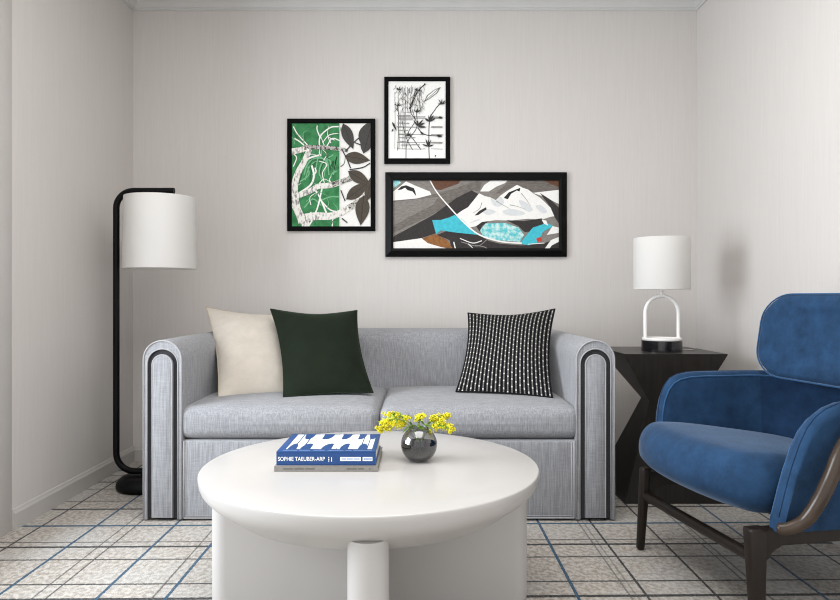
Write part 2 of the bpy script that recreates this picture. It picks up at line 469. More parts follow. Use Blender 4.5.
for s in (-1, 1):
    w, d, h = IW+.022, .758, .136
    def puff(p, w=w, d=d, h=h):
        u, v = p.x/(w/2), p.y/(d/2)
        c = (1-u**4)*(1-v**4)
        p = p.copy()
        if p.z > 0: p.z += (.020*c)*(p.z/(h/2))-.012*max(0, v)*(p.z/(h/2))
        sag = 1-u*u
        p.y -= .010*sag*(1-abs(p.z)/(h/2))*(1 if v < 0 else 0)
        return p
    bm = rbox(w, d, h, .042, 6, 14, puff)
    c = finish('seat_cushion', bm, M['sofa'], sofa, loc=(s*(IW/2+.0115), -.500+d/2, .341+h/2), angle=180)
    # stitched welt along the front boxing
    pts = [(x, puff(Vector((x, -d/2+.006, h/2-.022))).y-.004, h/2-.016) for x in [(-w/2+.05)+(w-.1)*i/12 for i in range(13)]]

# ------------------------------------------------------------------ scatter cushions
def pillow(name, label, tl, tr, br, bl, T, mats, group=None, k=.105, uv=False, chop=0, n=26):
    C = [pt(*c) for c in (tl, tr, br, bl)]
    root_pos = (C[2]+C[3])/2
    root = thing(name, label, 'cushion', root_pos, 0, group)
    nrm = (C[1]-C[0]).cross(C[3]-C[0]).normalized()        # towards the viewer or away; both sides are built
    def P(u, v):
        uu, vv = u*2-1, v*2-1
        # edges bow inwards between the pulled-out corners
        u2 = .5+(uu*(1-k*(1-vv*vv)))/2; v2 = .5+(vv*(1-(k if vv > 0 else k*.35)*(1-uu*uu)))/2
        if chop: v2 -= chop*math.exp(-(uu/.45)**2)*max(0, v)**3
        return (C[3]*(1-u2)+C[2]*u2)*(1-v2)+(C[0]*(1-u2)+C[1]*u2)*v2-root_pos
    def th(u, v):
        uu, vv = abs(u*2-1), abs(v*2-1)
        b = max(0, (1-uu**2.4)*(1-vv**2.4))
        w = .04*math.sin(7*u+3*v)*math.sin(5*v-2*u)
        return T/2*(b**.72)*(1+w)
    bm = bmesh.new(); lay = bm.loops.layers.uv.new('UVMap')
    grid = {}
    for side in (1, -1):
        for i in range(n+1):
            for j in range(n+1):
                edge = i in (0, n) or j in (0, n)
                if edge and side == -1: grid[(side, i, j)] = grid[(1, i, j)]; continue
                # denser near the border
                u = .5-.5*math.cos(PI*i/n); v = .5-.5*math.cos(PI*j/n)
                vt = bm.verts.new(P(u, v)+nrm*side*th(u, v)); grid[(side, i, j)] = vt
    for side in (1, -1):
        for i in range(n):
            for j in range(n):
                f = bm.faces.new([grid[(side, i, j)], grid[(side, i+1, j)], grid[(side, i+1, j+1)], grid[(side, i, j+1)]])
                for l, (a, b) in zip(f.loops, ((i, j), (i+1, j), (i+1, j+1), (i, j+1))):
                    l[lay].uv = (.5-.5*math.cos(PI*a/n), .5-.5*math.cos(PI*b/n))
    ring = [grid[(1, i, 0)].co.copy() for i in range(n)]+[grid[(1, n, j)].co.copy() for j in range(n)]+[grid[(1, i, n)].co.copy() for i in range(n, 0, -1)]+[grid[(1, 0, j)].co.copy() for j in range(n, 0, -1)]
    finish('cover', bm, mats[0], root, angle=180)
    finish('piping', tube(ring, .0035, 6, True), mats[1], root, angle=180)
    return root
G = 'throw pillows on the sofa'
pillow('throw_pillow', 'plain cream throw pillow half hidden behind the dark green one', (206, 307, 3.56), (291, 314, 3.60), (303, 393, 3.22), (218.5, 397.5, 3.07), .15, (M['cream'], M['cream_pipe']), G)
pillow('throw_pillow', 'dark forest green velvet throw pillow leaning on the cream one', (270.5, 309, 3.42), (357, 310.5, 3.50), (373, 392.5, 3.12), (283.5, 397.5, 3.02), .15, (M['green'], M['green_pipe']), G, chop=.012)
pillow('throw_pillow', 'black and white striped throw pillow against the right sofa arm', (468, 313, 3.52), (555, 309, 3.44), (552.5, 397.5, 3.04), (456, 391.5, 3.14), .14, (M['stripe'], M['black_pipe']), G, chop=.008)

# ------------------------------------------------------------------ coffee table
TX, TY = -.149, 2.127
ct = thing('coffee_table', 'round white coffee table with a thick bowl-edged top in front of the sofa', 'coffee table', (TX, TY, 0), math.radians(3))
prof = [(0, .42), (.40, .42), (.5125, .42), (.5148, .4193), (.5164, .4178), (.5172, .4155), (.5168, .404), (.5145, .391), (.508, .376), (.491, .358), (.462, .338), (.437, .318), (.414, .302), (.388, .293), (.35, .288), (0, .288)]
finish('tabletop', lathe(prof, 96), M['table'], ct, angle=35)
for k in range(4):
    o = [(.0, -.052), (.0, .052)]
    L = .490
    for i in range(13):
        a = PI/2-PI*i/12
        o.append((L-.052+.052*math.cos(a), .052*math.sin(a)))
    ca, sa = math.cos(k*PI/2), math.sin(k*PI/2)
    finish('leg', prism([(x*ca-y*sa, x*sa+y*ca) for x, y in o], 0, .352 if False else .345, 'z'), M['table'], ct, angle=30)

# ------------------------------------------------------------------ books on the table
def book(name, label, x0, x1, y0, y1, z0, h, cover, group):
    root = thing(name, label, 'book', ((x0+x1)/2, (y0+y1)/2, z0), 0, group)
    w, d = x1-x0, y1-y0
    c = .003 if h > .03 else .0022
    bm = bmesh.new()
    add_box(bm, -w/2, w/2, -d/2, d/2, 0, c, .0008); add_box(bm, -w/2, w/2, -d/2, d/2, h-c, h, .0008)
    add_box(bm, -w/2, w/2, -d/2, -d/2+.004, c*.5, h-c*.5)
    finish('cover', bm, cover, root)
    finish('page_block', box(-w/2+.004, w/2-.004, -d/2+.004, d/2-.004, c, h-c), M['pages'], root)
    return root, w, d
GB = 'books stacked on the coffee table'
g, w, d = book('book', 'thin grey book lying under the thick blue one', -.431, -.122, 2.024, 2.285, .42, .017, M['bookgrey'], GB)
bm = bmesh.new()
def flat(bm, x0, x1, z0, z1, y): bm.faces.new([bm.verts.new(p) for p in ((x0, y, z0), (x1, y, z0), (x1, y, z1), (x0, y, z1))])
for a, b in ((-.128, -.098), (-.094, -.066), (-.062, -.034)): flat(bm, a, b, .0065, .0105, -d/2-.0004)
finish('spine_title', bm, M['ink'], g, smooth=False)
bm = bmesh.new()
for a, b in ((.062, .092), (.095, .112), (.128, .132)): flat(bm, a, b, .0065, .0105, -d/2-.0004)
finish('spine_caption', bm, M['ink'], g, smooth=False)
bk, w, d = book('book', 'thick blue book with white wave pattern on top of the grey book', -.4257, -.129, 2.030, 2.288, .437, .042, M['bookblue'], GB)
# white geometric pattern on the cover
bm = bmesh.new(); Z = .0424
def poly(pts, z=Z): bm.faces.new([bm.verts.new((p[0], p[1], z)) for p in pts])
y0, y1 = -d/2+.030, d/2-.012
def band(a, b): poly(((a, y0), (b, y0), (b, y1), (a, y1)))
for a, b in ((-.126, -.106), (-.102, -.078), (-.074, .098), (.101, .118), (.121, .135)): band(a, b)
def lobe(c, w_, top, h_=.092, mat=1):
    n = 14; w_ *= .80; h_ = .078; e = y1+.0002 if top else y0-.0002; sg = -1 if top else 1
    P = [(c+w_/2*math.cos(PI*i/n), e+sg*h_*math.sin(PI*i/n)) for i in range(n+1)]
    f = bm.faces.new([bm.verts.new((p[0], p[1], Z+.0002)) for p in P]); f.material_index = 1
for c, w_, tp in ((-.108, .034, 0), (-.083, .04, 1), (-.064, .05, 0), (-.026, .058, 1), (.004, .06, 0), (.033, .056, 1), (.056, .05, 0), (.084, .05, 1), (.106, .036, 0), (.126, .03, 1)): lobe(c, w_, tp)
def slab(a, b, sh): 
    f = bm.faces.new([bm.verts.new((x, y, Z+.0004)) for x, y in ((a, y0), (b, y0), (b+sh, y1), (a+sh, y1))]); f.material_index = 0
slab(-.052, -.037, .0); slab(.012, .026, .0); slab(.062, .080, .0)
finish('cover_pattern', bm, [M['bookwhite'], M['bookblue']], bk, smooth=False)
bm = bmesh.new()
for a, b in ((-.132, -.09), (-.083, -.05), (-.04, -.005), (.002, .05), (.056, .075), (.08, .136)): poly(((a, -d/2+.012), (b, -d/2+.012), (b, -d/2+.017), (a, -d/2+.017)))
finish('cover_caption', bm, M['inkblue'], bk, smooth=False)
cu = bpy.data.curves.new('t', 'FONT'); cu.body = 'SOPHIE TAEUBER-ARP'; cu.size = .0225; cu.offset = .0003; cu.space_character = .98
to = bpy.data.objects.new('t', cu); COL.objects.link(to)
bpy.context.view_layer.update()
me = bpy.data.meshes.new_from_object(to.evaluated_get(bpy.context.evaluated_depsgraph_get()))
bpy.data.objects.remove(to)
xs = [v.co.x for v in me.vertices]; k = .140/(max(xs)-min(xs)); x_0 = min(xs)
ys = [v.co.y for v in me.vertices]; ky = .0125/(max(ys)-min(ys)); y_0 = min(ys)
for v in me.vertices: v.co = Vector((-.1435+(v.co.x-x_0)*k, -d/2-.0005, .0135+(v.co.y-y_0)*ky))
me.materials.append(M['bookwhite'])
t = bpy.data.objects.new('spine_title', me); COL.objects.link(t); t.parent = bk
bm = bmesh.new(); yy = -d/2-.0005
flat(bm, .042, .104, .0135, .0255, yy); flat(bm, .109, .1385, .0135, .0255, yy)
for z0 in (.0115, .0165, .0220): flat(bm, .0065, .0095, z0, z0+.0035, yy)
flat(bm, .0155, .0175, .0115, .0250, yy)
finish('spine_mark', bm, M['bookwhite'], bk, smooth=False)
bm = bmesh.new()
for a, b in ((.046, .060), (.062, .080), (.082, .100)): flat(bm, a, b, .0180, .0212, yy-.0004)
for a, b in ((.112, .118), (.1195, .1245), (.126, .130), (.1315, .136)): flat(bm, a, b, .0170, .0222, yy-.0004)
finish('spine_caption', bm, M['inkblue'], bk, smooth=False)

# ------------------------------------------------------------------ vase and sprigs
VX, VY, VR = 0.0, 2.160, .0575
vz = .42
vase = thing('bud_vase', 'round smoky glass vase beside the books on the white table', 'vase', (VX, VY, vz))
pf = []
cz = .056
for i in range(25):
    a = -PI/2*.72+(PI/2*.72+PI/2*.66)*i/24
    pf.append((VR*math.cos(a), cz+VR*math.sin(a)))
zb = pf[0][1]
pf = [(r, z-zb+.0005) for r, z in pf]
cz2 = cz-zb+.0005
rim = pf[-1]
inner = [((VR-.002)/VR*r, cz2+(z-cz2)*(VR-.002)/VR) for r, z in pf[::-1]]
prof = [(0, .0005)]+pf+[(rim[0]+.001, rim[1]+.003), (rim[0]-.001, rim[1]+.004)]+inner+[(0, inner[-1][1])]
bowl = finish('bowl', lathe(prof, 64), [M['glass'], M['glassin']], vase, angle=50)
for p in bowl.data.polygons:                                  # inner wall of the glass: tint only
    c_ = p.center
    if (Vector((c_.x, c_.y, c_.z-cz2)).length < VR-.0012 and c_.z > .0015) and c_.z < rim[1]+.002: p.material_index = 1
wat = [(0, .004)]+[(r_*.935, cz2+(z_-cz2)*.935) for r_, z_ in pf if z_ < .062]
wat += [(0, wat[-1][1])]
finish('water', lathe(wat, 40), M['water'], vase, angle=30)
rimz = vz+rim[1]+.004
GS = 'yellow sprigs in the vase'
def sprig(label, pts, blobs, seed):
    rnd = random.Random(seed)
    root_loc = Vector((VX, VY, vz+.012))
    root = thing('flower_sprig', label, 'flower', root_loc, 0, GS)
    P = [Vector(p)-root_loc for p in pts]
    path = catmull(P, 6)
    finish('stem', tube(path, .0013, 6), M['stem'], root, angle=180)
    bm = bmesh.new()
    L = len(path)
    extra = []
    for (c, r_, n_) in blobs:
        for _ in range(6):
            extra.append((tuple(Vector(c)+Vector((rnd.gauss(0, r_*.9), rnd.gauss(0, r_*.9), rnd.gauss(0, r_*.8)))), r_*.85, n_//2+3))
    for c, r, n in blobs+extra:
        c = Vector(c)-root_loc
        for _ in range(int(n*1.2)):
            q = Vector((rnd.gauss(0, 1), rnd.gauss(0, .8), rnd.gauss(0, 1)))
            q = q.normalized()*r*1.35*(rnd.random()**.45)
            rr = rnd.uniform(.0016, .0030)
            res = bmesh.ops.create_icosphere(bm, subdivisions=1, radius=rr)
            for v in res['verts']: v.co += c+q
    o = finish('blossoms', bm, M['yellow'], root, angle=180); o['kind'] = 'stuff'
    bm = bmesh.new()
    for k in range(16):
        b = path[int(L*(.45+.5*rnd.random()))-1]
        dirv = Vector((rnd.uniform(-1, 1), rnd.uniform(-.9, .9), rnd.uniform(-.7, .8))).normalized()
        side = dirv.cross(Vector((0, 1, .3))).normalized(); ln = rnd.uniform(.014, .030)
        bend = Vector((0, 0, -.3*ln))
        row = [(0, 0), (.25, .0028), (.5, .0034), (.75, .0024), (1, 0)]
        A = [bm.verts.new(b+dirv*ln*t+side*wd+bend*t*t) for t, wd in row]
        B = [bm.verts.new(b+dirv*ln*t-side*wd+bend*t*t+Vector((0, .0004, 0))) for t, wd in row]
        for i in range(4):
            bm.faces.new((A[i], A[i+1], B[i+1], B[i]))
    o = finish('leaves', bm, M['leaf'], root, angle=180); o['kind'] = 'stuff'
def vp(px, py, d): return tuple(pt(px, py, d))
in0 = (VX, VY, vz+.015)
sprig('yellow sprig drooping furthest left over the vase rim towards the books', [(VX+.01, VY, vz+.015), vp(412, 429, 2.17), vp(396, 419, 2.16), vp(379, 427, 2.15)],
      [(vp(380, 428, 2.15), .008, 20), (vp(384.5, 424, 2.15), .011, 32), (vp(391, 422, 2.155), .010, 28), (vp(388, 428, 2.15), .008, 18)], 1)
sprig('yellow sprig rising upper left of the vase, above the drooping one', [(VX+.005, VY+.01, vz+.015), vp(413, 428, 2.19), vp(402, 417, 2.20), vp(391, 413, 2.20)],
      [(vp(391, 414, 2.20), .008, 22), (vp(396.5, 418, 2.20), .010, 30), (vp(405, 418, 2.19), .009, 24), (vp(402, 424, 2.19), .008, 16)], 2)
sprig('short yellow-green sprig standing upright at the middle of the vase', [(VX, VY-.01, vz+.015), vp(418, 432, 2.16), vp(419, 424, 2.165), vp(420, 415, 2.17)],
      [(vp(417.5, 416.5, 2.17), .007, 18), (vp(423, 415.5, 2.17), .006, 10)], 3)
sprig('yellow sprig rising upper right of the vase, above its lower right neighbour', [(VX-.005, VY+.01, vz+.015), vp(425, 428, 2.19), vp(434, 420, 2.20), vp(447, 414, 2.20)],
      [(vp(433.5, 418.5, 2.20), .009, 28), (vp(440, 420, 2.20), .009, 26), (vp(446, 416, 2.20), .007, 16)], 4)
sprig('yellow sprig drooping furthest right over the vase rim', [(VX-.01, VY, vz+.015), vp(427, 430, 2.16), vp(438, 423, 2.15), vp(450, 430, 2.14)],
      [(vp(437, 426, 2.15), .008, 20), (vp(443.5, 425, 2.15), .010, 30), (vp(449, 428, 2.145), .008, 20), (vp(450.5, 432, 2.14), .005, 9)], 5)

# ------------------------------------------------------------------ floor lamp
FX, FY = -1.345, 3.345
fl = thing('floor_lamp', 'black C-shaped floor lamp with a white drum shade left of the sofa', 'floor lamp', (FX, FY, 0))
finish('base', lathe([(0, 0), (.120, 0), (.131, .006), (.136, .018), (.134, .034), (.125, .050), (.112, .061), (.10, .065), (0, .065)], 48), M['lampblack'], fl, angle=40)
px_, sx_ = -1.489-FX, -1.274-FX
pts = [Vector((.0, 0, .055)), Vector((.0, 0, .078)), Vector((-.012, 0, .084))]
pts = [Vector((.03, 0, .084)), Vector((px_+.095, 0, .084))]
def corner(c, r, a0, a1, n=9): return [Vector((c[0]+r*math.cos(a0+(a1-a0)*i/n), 0, c[1]+r*math.sin(a0+(a1-a0)*i/n))) for i in range(n+1)]
pts += corner((px_+.088, .172), .088, -PI/2, -PI)
pts += [Vector((px_, 0, .5)), Vector((px_, 0, 1.0))]
pts += corner((px_+.085, 1.377), .085, PI, PI/2)
pts += [Vector((sx_+.07, 0, 1.462))]
bm = bmesh.new(); add_tube(bm, pts, .0152, 14, False, 1.0)
add_tube(bm, [Vector((.0, 0, .05)), Vector((0, 0, .084))], .022, 14)
finish('pole', bm, M['lampblack'], fl, angle=40)
def drum(R, z0, z1, c=(0, 0), th=.002, R2=None):
    q = R2 or R
    bm = lathe([(R, z0), (R+.0006, z0+.004), (q+.0006, z1-.004), (q, z1), (q-th, z1), (R-th, z0)], 64, (0, 0), True)
    bmesh.ops.translate(bm, vec=(c[0], c[1], 0), verts=bm.verts[:]); return bm
sh = finish('lamp_shade', drum(.1715, 1.079, 1.430, (sx_, 0), .002, .166), M['shade'], fl, angle=50)
bm = tube([Vector((sx_, 0, 1.462)), Vector((sx_, 0, 1.40)), Vector((sx_, 0, 1.33))], [.006, .006, .018], 10)
for k in range(3):
    a = k*2*PI/3+.5
    add_tube(bm, [Vector((sx_, 0, 1.415)), Vector((sx_+.165*math.cos(a), .165*math.sin(a), 1.422))], .002, 6)
finish('shade_fitter', bm, M['lampblack'], sh, angle=40)

# ------------------------------------------------------------------ side table and table lamp
AX, AY = 1.169, 3.322
st = thing('side_table', 'dark faceted hourglass side table between the sofa and the right wall', 'side table', (AX, AY, 0))
hw, hd = .234, .234
f0 = AY-hd
def ring_(x0, x1, y0, y1, z): return [(x0, y0, z), (x1, y0, z), (x1, y1, z), (x0, y1, z)]
top = ring_(-hw, hw, -hd, hd, .681); lip = ring_(-hw, hw, -hd, hd, .676)
waist = ring_(-.113, .113, 3.118-AY, 3.235-AY, .462); bot = ring_(-hw, hw, -hd, hd, 0)
bm = bmesh.new(); R = [[bm.verts.new(p) for p in r] for r in (bot, waist, lip, top)]
bm.faces.new(R[0][::-1]); bm.faces.new(R[3])
for i in range(3):
    for k in range(4): bm.faces.new((R[i][k], R[i][(k+1) % 4], R[i+1][(k+1) % 4], R[i+1][k]))
bmesh.ops.recalc_face_normals(bm, faces=bm.faces[:])
bmesh.ops.bevel(bm, geom=[e for e in bm.edges if e.calc_face_angle(0) > .3], offset=.0016, segments=2, affect='EDGES')
finish('body', bm, M['sidetable'], st, angle=20)

LX, LY, LZ = 1.169, 3.275, .681
tl = thing('table_lamp', 'white arch-framed table lamp with drum shade on the dark side table', 'table lamp', (LX, LY, LZ))
o = finish('base', lathe([(0, 0), (.093, 0), (.094, .001), (.094, .049), (.092, .051), (0, .051)], 48), M['marble'], tl, angle=40); o['label'] = 'black round base'
finish('plate', lathe([(0, .0505), (.089, .0505), (.091, .053), (.091, .061), (.089, .064), (.076, .064), (.076, .058), (0, .058)], 48), M['lampwhite'], tl, angle=40)
ar = .080; zt = .94+(297-296)*LY/F-LZ
pts = [Vector((-ar, 0, .060)), Vector((-ar, 0, .12))]+[Vector((ar*math.cos(PI-PI*i/16), 0, zt-ar+ar*math.sin(PI-PI*i/16))) for i in range(17)]+[Vector((ar, 0, .12)), Vector((ar, 0, .060))]
finish('arch_frame', tube(pts, .0085, 12, False, 1.0), M['lampwhite'], tl, angle=40)
z0, z1 = .976-LZ, 1.224-LZ
finish('stem', tube([Vector((0, 0, zt)), Vector((0, 0, z0+.06)), Vector((0, 0, z0+.10))], [.007, .007, .016], 12), M['lampwhite'], tl, angle=40)
sh = finish('lamp_shade', drum(.131, z0, z1), M['shade'], tl, angle=50)
bm = bmesh.new()
for k in range(3):
    a = k*2*PI/3+.3
    add_tube(bm, [Vector((0, 0, z0+.085)), Vector((0.1305*math.cos(a), .1305*math.sin(a), z0+.095))], .0018, 6)
finish('shade_fitter', bm, M['lampwhite'], sh, angle=40)
cord = catmull([(.095, .02, .0035), (.14, .03, .0032), (.175, .05, .0032), (.20, .10, .0032), (.205, .18, .0032), (.205, .226, .0032)], 6)
finish('cord', tube(cord, .002, 6), M['paint'], tl, angle=180)

# ------------------------------------------------------------------ armchair
rz = math.atan2(.177, .984)
OX, OY = .886, 2.22
ch = thing('armchair', 'blue velvet lounge armchair with dark wooden frame by the right wall', 'armchair', (OX, OY, 0), rz)
def lerp(tab, x):
    if x <= tab[0][0]: return tab[0][1]
    for (a, b), (c, d_) in zip(tab, tab[1:]):
        if x <= c: return b+(d_-b)*(x-a)/(c-a)
    return tab[-1][1]
TOP = [(.045, .335), (.050, .362), (.056, .392), (.064, .430), (.075, .474), (.095, .538), (.115, .582), (.14, .613), (.17, .634), (.21, .648), (.26, .654), (.32, .655), (.7, .655)]
# plan path of the wrap-round shell: near arm -> back -> far arm (inner face)
HB, AB, RC = .318, .575, .13
path = []
aa = [.045, .05, .056, .064, .075, .095, .115, .14, .17, .21, .26, .32, .36, .42]
TOPF = [(.088, .335), (.089, .40), (.092, .46), (.099, .52), (.111, .568), (.128, .604), (.150, .629), (.180, .643), (.22, .650), (.27, .652), (.7, .652)]
aaf = [.088, .089, .092, .099, .111, .128, .150, .180, .22, .27, .31, .35, .39, .42]
for a in aa: path.append((a, -HB, 0, -1))
for i in range(0, 9):
    t = PI/2*i/8
    path.append((AB-RC+RC*math.sin(t), -HB+RC-RC*math.cos(t), math.sin(t), -math.cos(t)))
for i in range(1, 8):
    b = -HB+RC+(2*HB-2*RC)*i/8; path.append((AB, b, 1, 0))
for i in range(0, 9):
    t = PI/2*(1-i/8)
    path.append((AB-RC+RC*math.sin(t), HB-RC+RC*math.cos(t), math.sin(t), math.cos(t)))
for a in aaf[::-1]: path.append((a, HB, 0, 1))
def shell(sub, mat, name):
    bm = bmesh.new(); rings = []
    for (a, b, na, nb) in sub:
        zt = lerp(TOP if b < 0 else TOPF, a); zb_ = .288
        th = .054; fl_ = .035
        ring = []
        hgt = zt-zb_
        # inner face up, rolled top, outer face down
        for t in (0, .15, .3, .45, .6, .75, .88): ring.append((t, .0+fl_*t*t*(hgt/.36)))
        rr = min(th*.5, hgt*.6)
        prof_ = []
        for t in (0, .2, .4, .6, .78): prof_.append((fl_*t*t*(hgt/.36), zb_+hgt*t*.9))
        inn = fl_*(hgt/.36)*.85
        for i in range(9):
            q = PI-PI*i/8
            prof_.append((inn+th/2+th/2*math.cos(q), zt-min(.034, hgt*.5)+min(.034, hgt*.5)*math.sin(q)))
        for t in (.75, .5, .25, 0): prof_.append((th*.78+(inn+th-th*.78)*t, zb_+hgt*t*.88))
        rings.append([bm.verts.new((a+na*n_, b+nb*n_, z)) for n_, z in prof_])
    for i in range(len(rings)-1):
        A, B = rings[i], rings[i+1]
        for k in range(len(A)-1): bm.faces.new((A[k], A[k+1], B[k+1], B[k]))
        bm.faces.new((A[-1], A[0], B[0], B[-1]))
    bm.faces.new(rings[0]); bm.faces.new(rings[-1][::-1])
    return finish(name, bm, mat, ch, angle=55), [[v for v in r] for r in ()]
na_ = len(aa)
i0 = na_+2; i1 = len(path)-na_-3
near = path[:i0+1]; mid = path[i0:i1+1]; far = path[i1:]
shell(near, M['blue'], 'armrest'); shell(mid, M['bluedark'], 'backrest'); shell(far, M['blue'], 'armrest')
# piping: inner top edge of the shell all round
def pipe_pts(sub, frac):
    out = []
    for (a, b, na, nb) in sub:
        zt = lerp(TOP if b < 0 else TOPF, a); hgt = zt-.288; inn = .035*(hgt/.36)*.85; th = .054; q = PI-PI*frac
        n_ = inn+th/2+th/2*math.cos(q); z = zt-min(.034, hgt*.5)+min(.034, hgt*.5)*math.sin(q)
        out.append(Vector((a+na*n_, b+nb*n_, z)))
    return out
bm = tube(pipe_pts(path, .16), .0034, 6); finish('piping', bm, M['bluepipe'], ch, angle=180)
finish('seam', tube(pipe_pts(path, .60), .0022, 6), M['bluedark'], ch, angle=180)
# vertical seams where the arms meet the back
bm = bmesh.new()
# seat pan
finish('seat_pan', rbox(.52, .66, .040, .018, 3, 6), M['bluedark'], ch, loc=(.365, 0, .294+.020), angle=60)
# deep seat cushion with bowed front
def seatf(p):
    u, v = p.x/.33, p.y/.322
    p = p.copy()
    front = max(0, -u)
    p.x -= .035*(1-v*v)*front - .05*(abs(v)**3)*front
    if p.z > 0: p.z += .018*(1-u**4)*(1-v**4)
    p.z += -.050*u
    if p.z < -.03: p.z -= .012*front
    else: p.z -= .016*front**3
    if p.z < 0: p.x += .035*front*(-p.z/.08)
    return p
bm = rbox(.66, .644, .165, .078, 8, 12, seatf)
finish('seat_cushion', bm, M['blue'], ch, loc=(.272, 0, .284+.0825), angle=180)
# head cushion
HWd, HHt, HTk = .292, .308, .085
def rrect(hw_, hh, r, n=8):
    o = []
    for cx_, cy_, a0 in ((hw_-r, hh-r, 0), (-hw_+r, hh-r, PI/2), (-hw_+r, -hh+r, PI), (hw_-r, -hh+r, 3*PI/2)):
        for i in range(n+1):
            a = a0+PI/2*i/n; o.append((cx_+r*math.cos(a), cy_+r*math.sin(a)))
    return o
def headf(y, z, tx):
    lean = .16*(z)                                     # leans back towards the top
    curve = -.10*(y/HWd)**2*.55                        # wraps gently round the sitter
    return Vector((.545+tx+lean+curve, y, .798+z))
bm = bmesh.new(); rings = []
for (s, off) in ((.0, -.5), (.35, -.5), (.62, -.495), (.80, -.47), (.90, -.42), (.96, -.33), (.99, -.2), (1.0, 0), (.99, .2), (.96, .33), (.90, .42), (.80, .47), (.62, .495), (.35, .5), (0, .5)):
    o = rrect(HWd*(1-.13*(1-s)) if False else HWd*s if s > 0 else 0, HHt/2*s, .115*s) if s > 0 else None
    if s >= .8:
        ins = (1-s)*.22
        o = rrect(HWd-ins, HHt/2-ins, .105-ins*.8)
    if o is None: rings.append([bm.verts.new(headf(0, 0, off*HTk))])
    else: rings.append([bm.verts.new(headf(y, z, off*HTk)) for y, z in o])
for A, B in zip(rings, rings[1:]):
    n = max(len(A), len(B))
    for k in range(n):
        k2 = (k+1) % n
        if len(A) == 1: bm.faces.new((A[0], B[k], B[k2]))
        elif len(B) == 1: bm.faces.new((A[k], B[0], A[k2]))
        else: bm.faces.new((A[k], A[k2], B[k2], B[k]))
hr = finish('headrest', bm, M['blue'], ch, angle=180)
o = rrect(HWd, HHt/2, .105)
finish('headrest_piping', tube([headf(y*.992, z*.992, -.024) for y, z in o], .003, 6, True), M['bluepipe'], hr, angle=180)
# struts carrying the head cushion
for s in (-1, 1):
    finish('headrest_strut', tube([Vector((.64, s*.12, .60)), Vector((.645, s*.12, .68)), Vector((.63, s*.12, .76))], .010, 8), M['legwood'], ch, angle=60)
# wooden base
def rail(b, w=.034):
    f0_ = -.020 if b < 0 else .0
    o = [(f0_, .293), (.60, .293), (.60, .244), (.070, .244)]
    for i in range(1, 8):
        a = PI/2+PI/2*i/8
        o.append((.070+.044*math.cos(a), .200+.044*math.sin(a)))
    o += [(.020, .19), (f0_, .19)]
    return prism(o, b-w/2, b+w/2, 'y', .005, 2)
for s in (-1, 1):
    finish('side_rail', rail(s*(.318 if s < 0 else .305), .034 if s < 0 else .026), M['legwood'], ch, angle=40)
finish('leg', taper((.0, -.318, .295), (.004, -.322, 0), (.055, .042), (.034, .030), .008), M['legwood'], ch, angle=60)
finish('leg', taper((.004, .300, .310), (-.006, .318, 0), (.034, .036), (.027, .027), .009), M['legwood'], ch, angle=60)
for s in (-1, 1):
    finish('leg', taper((.575, s*.318, .292), (.665, s*.325, 0), (.052, .040), (.030, .030), .008), M['legwood'], ch, angle=60)
finish('front_stretcher', tube([Vector((.004, -.30, .205)), Vector((.006, .30, .205))], .0175, 12), M['legwood'], ch, angle=60)
finish('rear_stretcher', tube([Vector((.60, -.30, .262)), Vector((.60, .30, .262))], .016, 12), M['legwood'], ch, angle=60)
# bent-wood edging on the outside of each arm
for s in (-1, 1):
    pts = catmull([(.036, s*.360, .302), (.056, s*.380, .308), (.088, s*.402, .334), (.115, s*.420, .388), (.145, s*.426, .450), (.172, s*.432, .520), (.205, s*.437, .572), (.26, s*.440, .606), (.36, s*.438, .618), (.47, s*.410, .618)], 6)
    if s > 0: pts = pts[9:]
    n = len(pts); rad = [.0165+.004*math.sin(PI*i/(n-1)) for i in range(n)]; rad[0] = .008; rad[-1] = .009
    e = finish('bentwood_trim', tube(pts, rad, 12, False, 1.0), M['bentwood'], ch, angle=60); e['label'] = 'polished curved wooden edging'

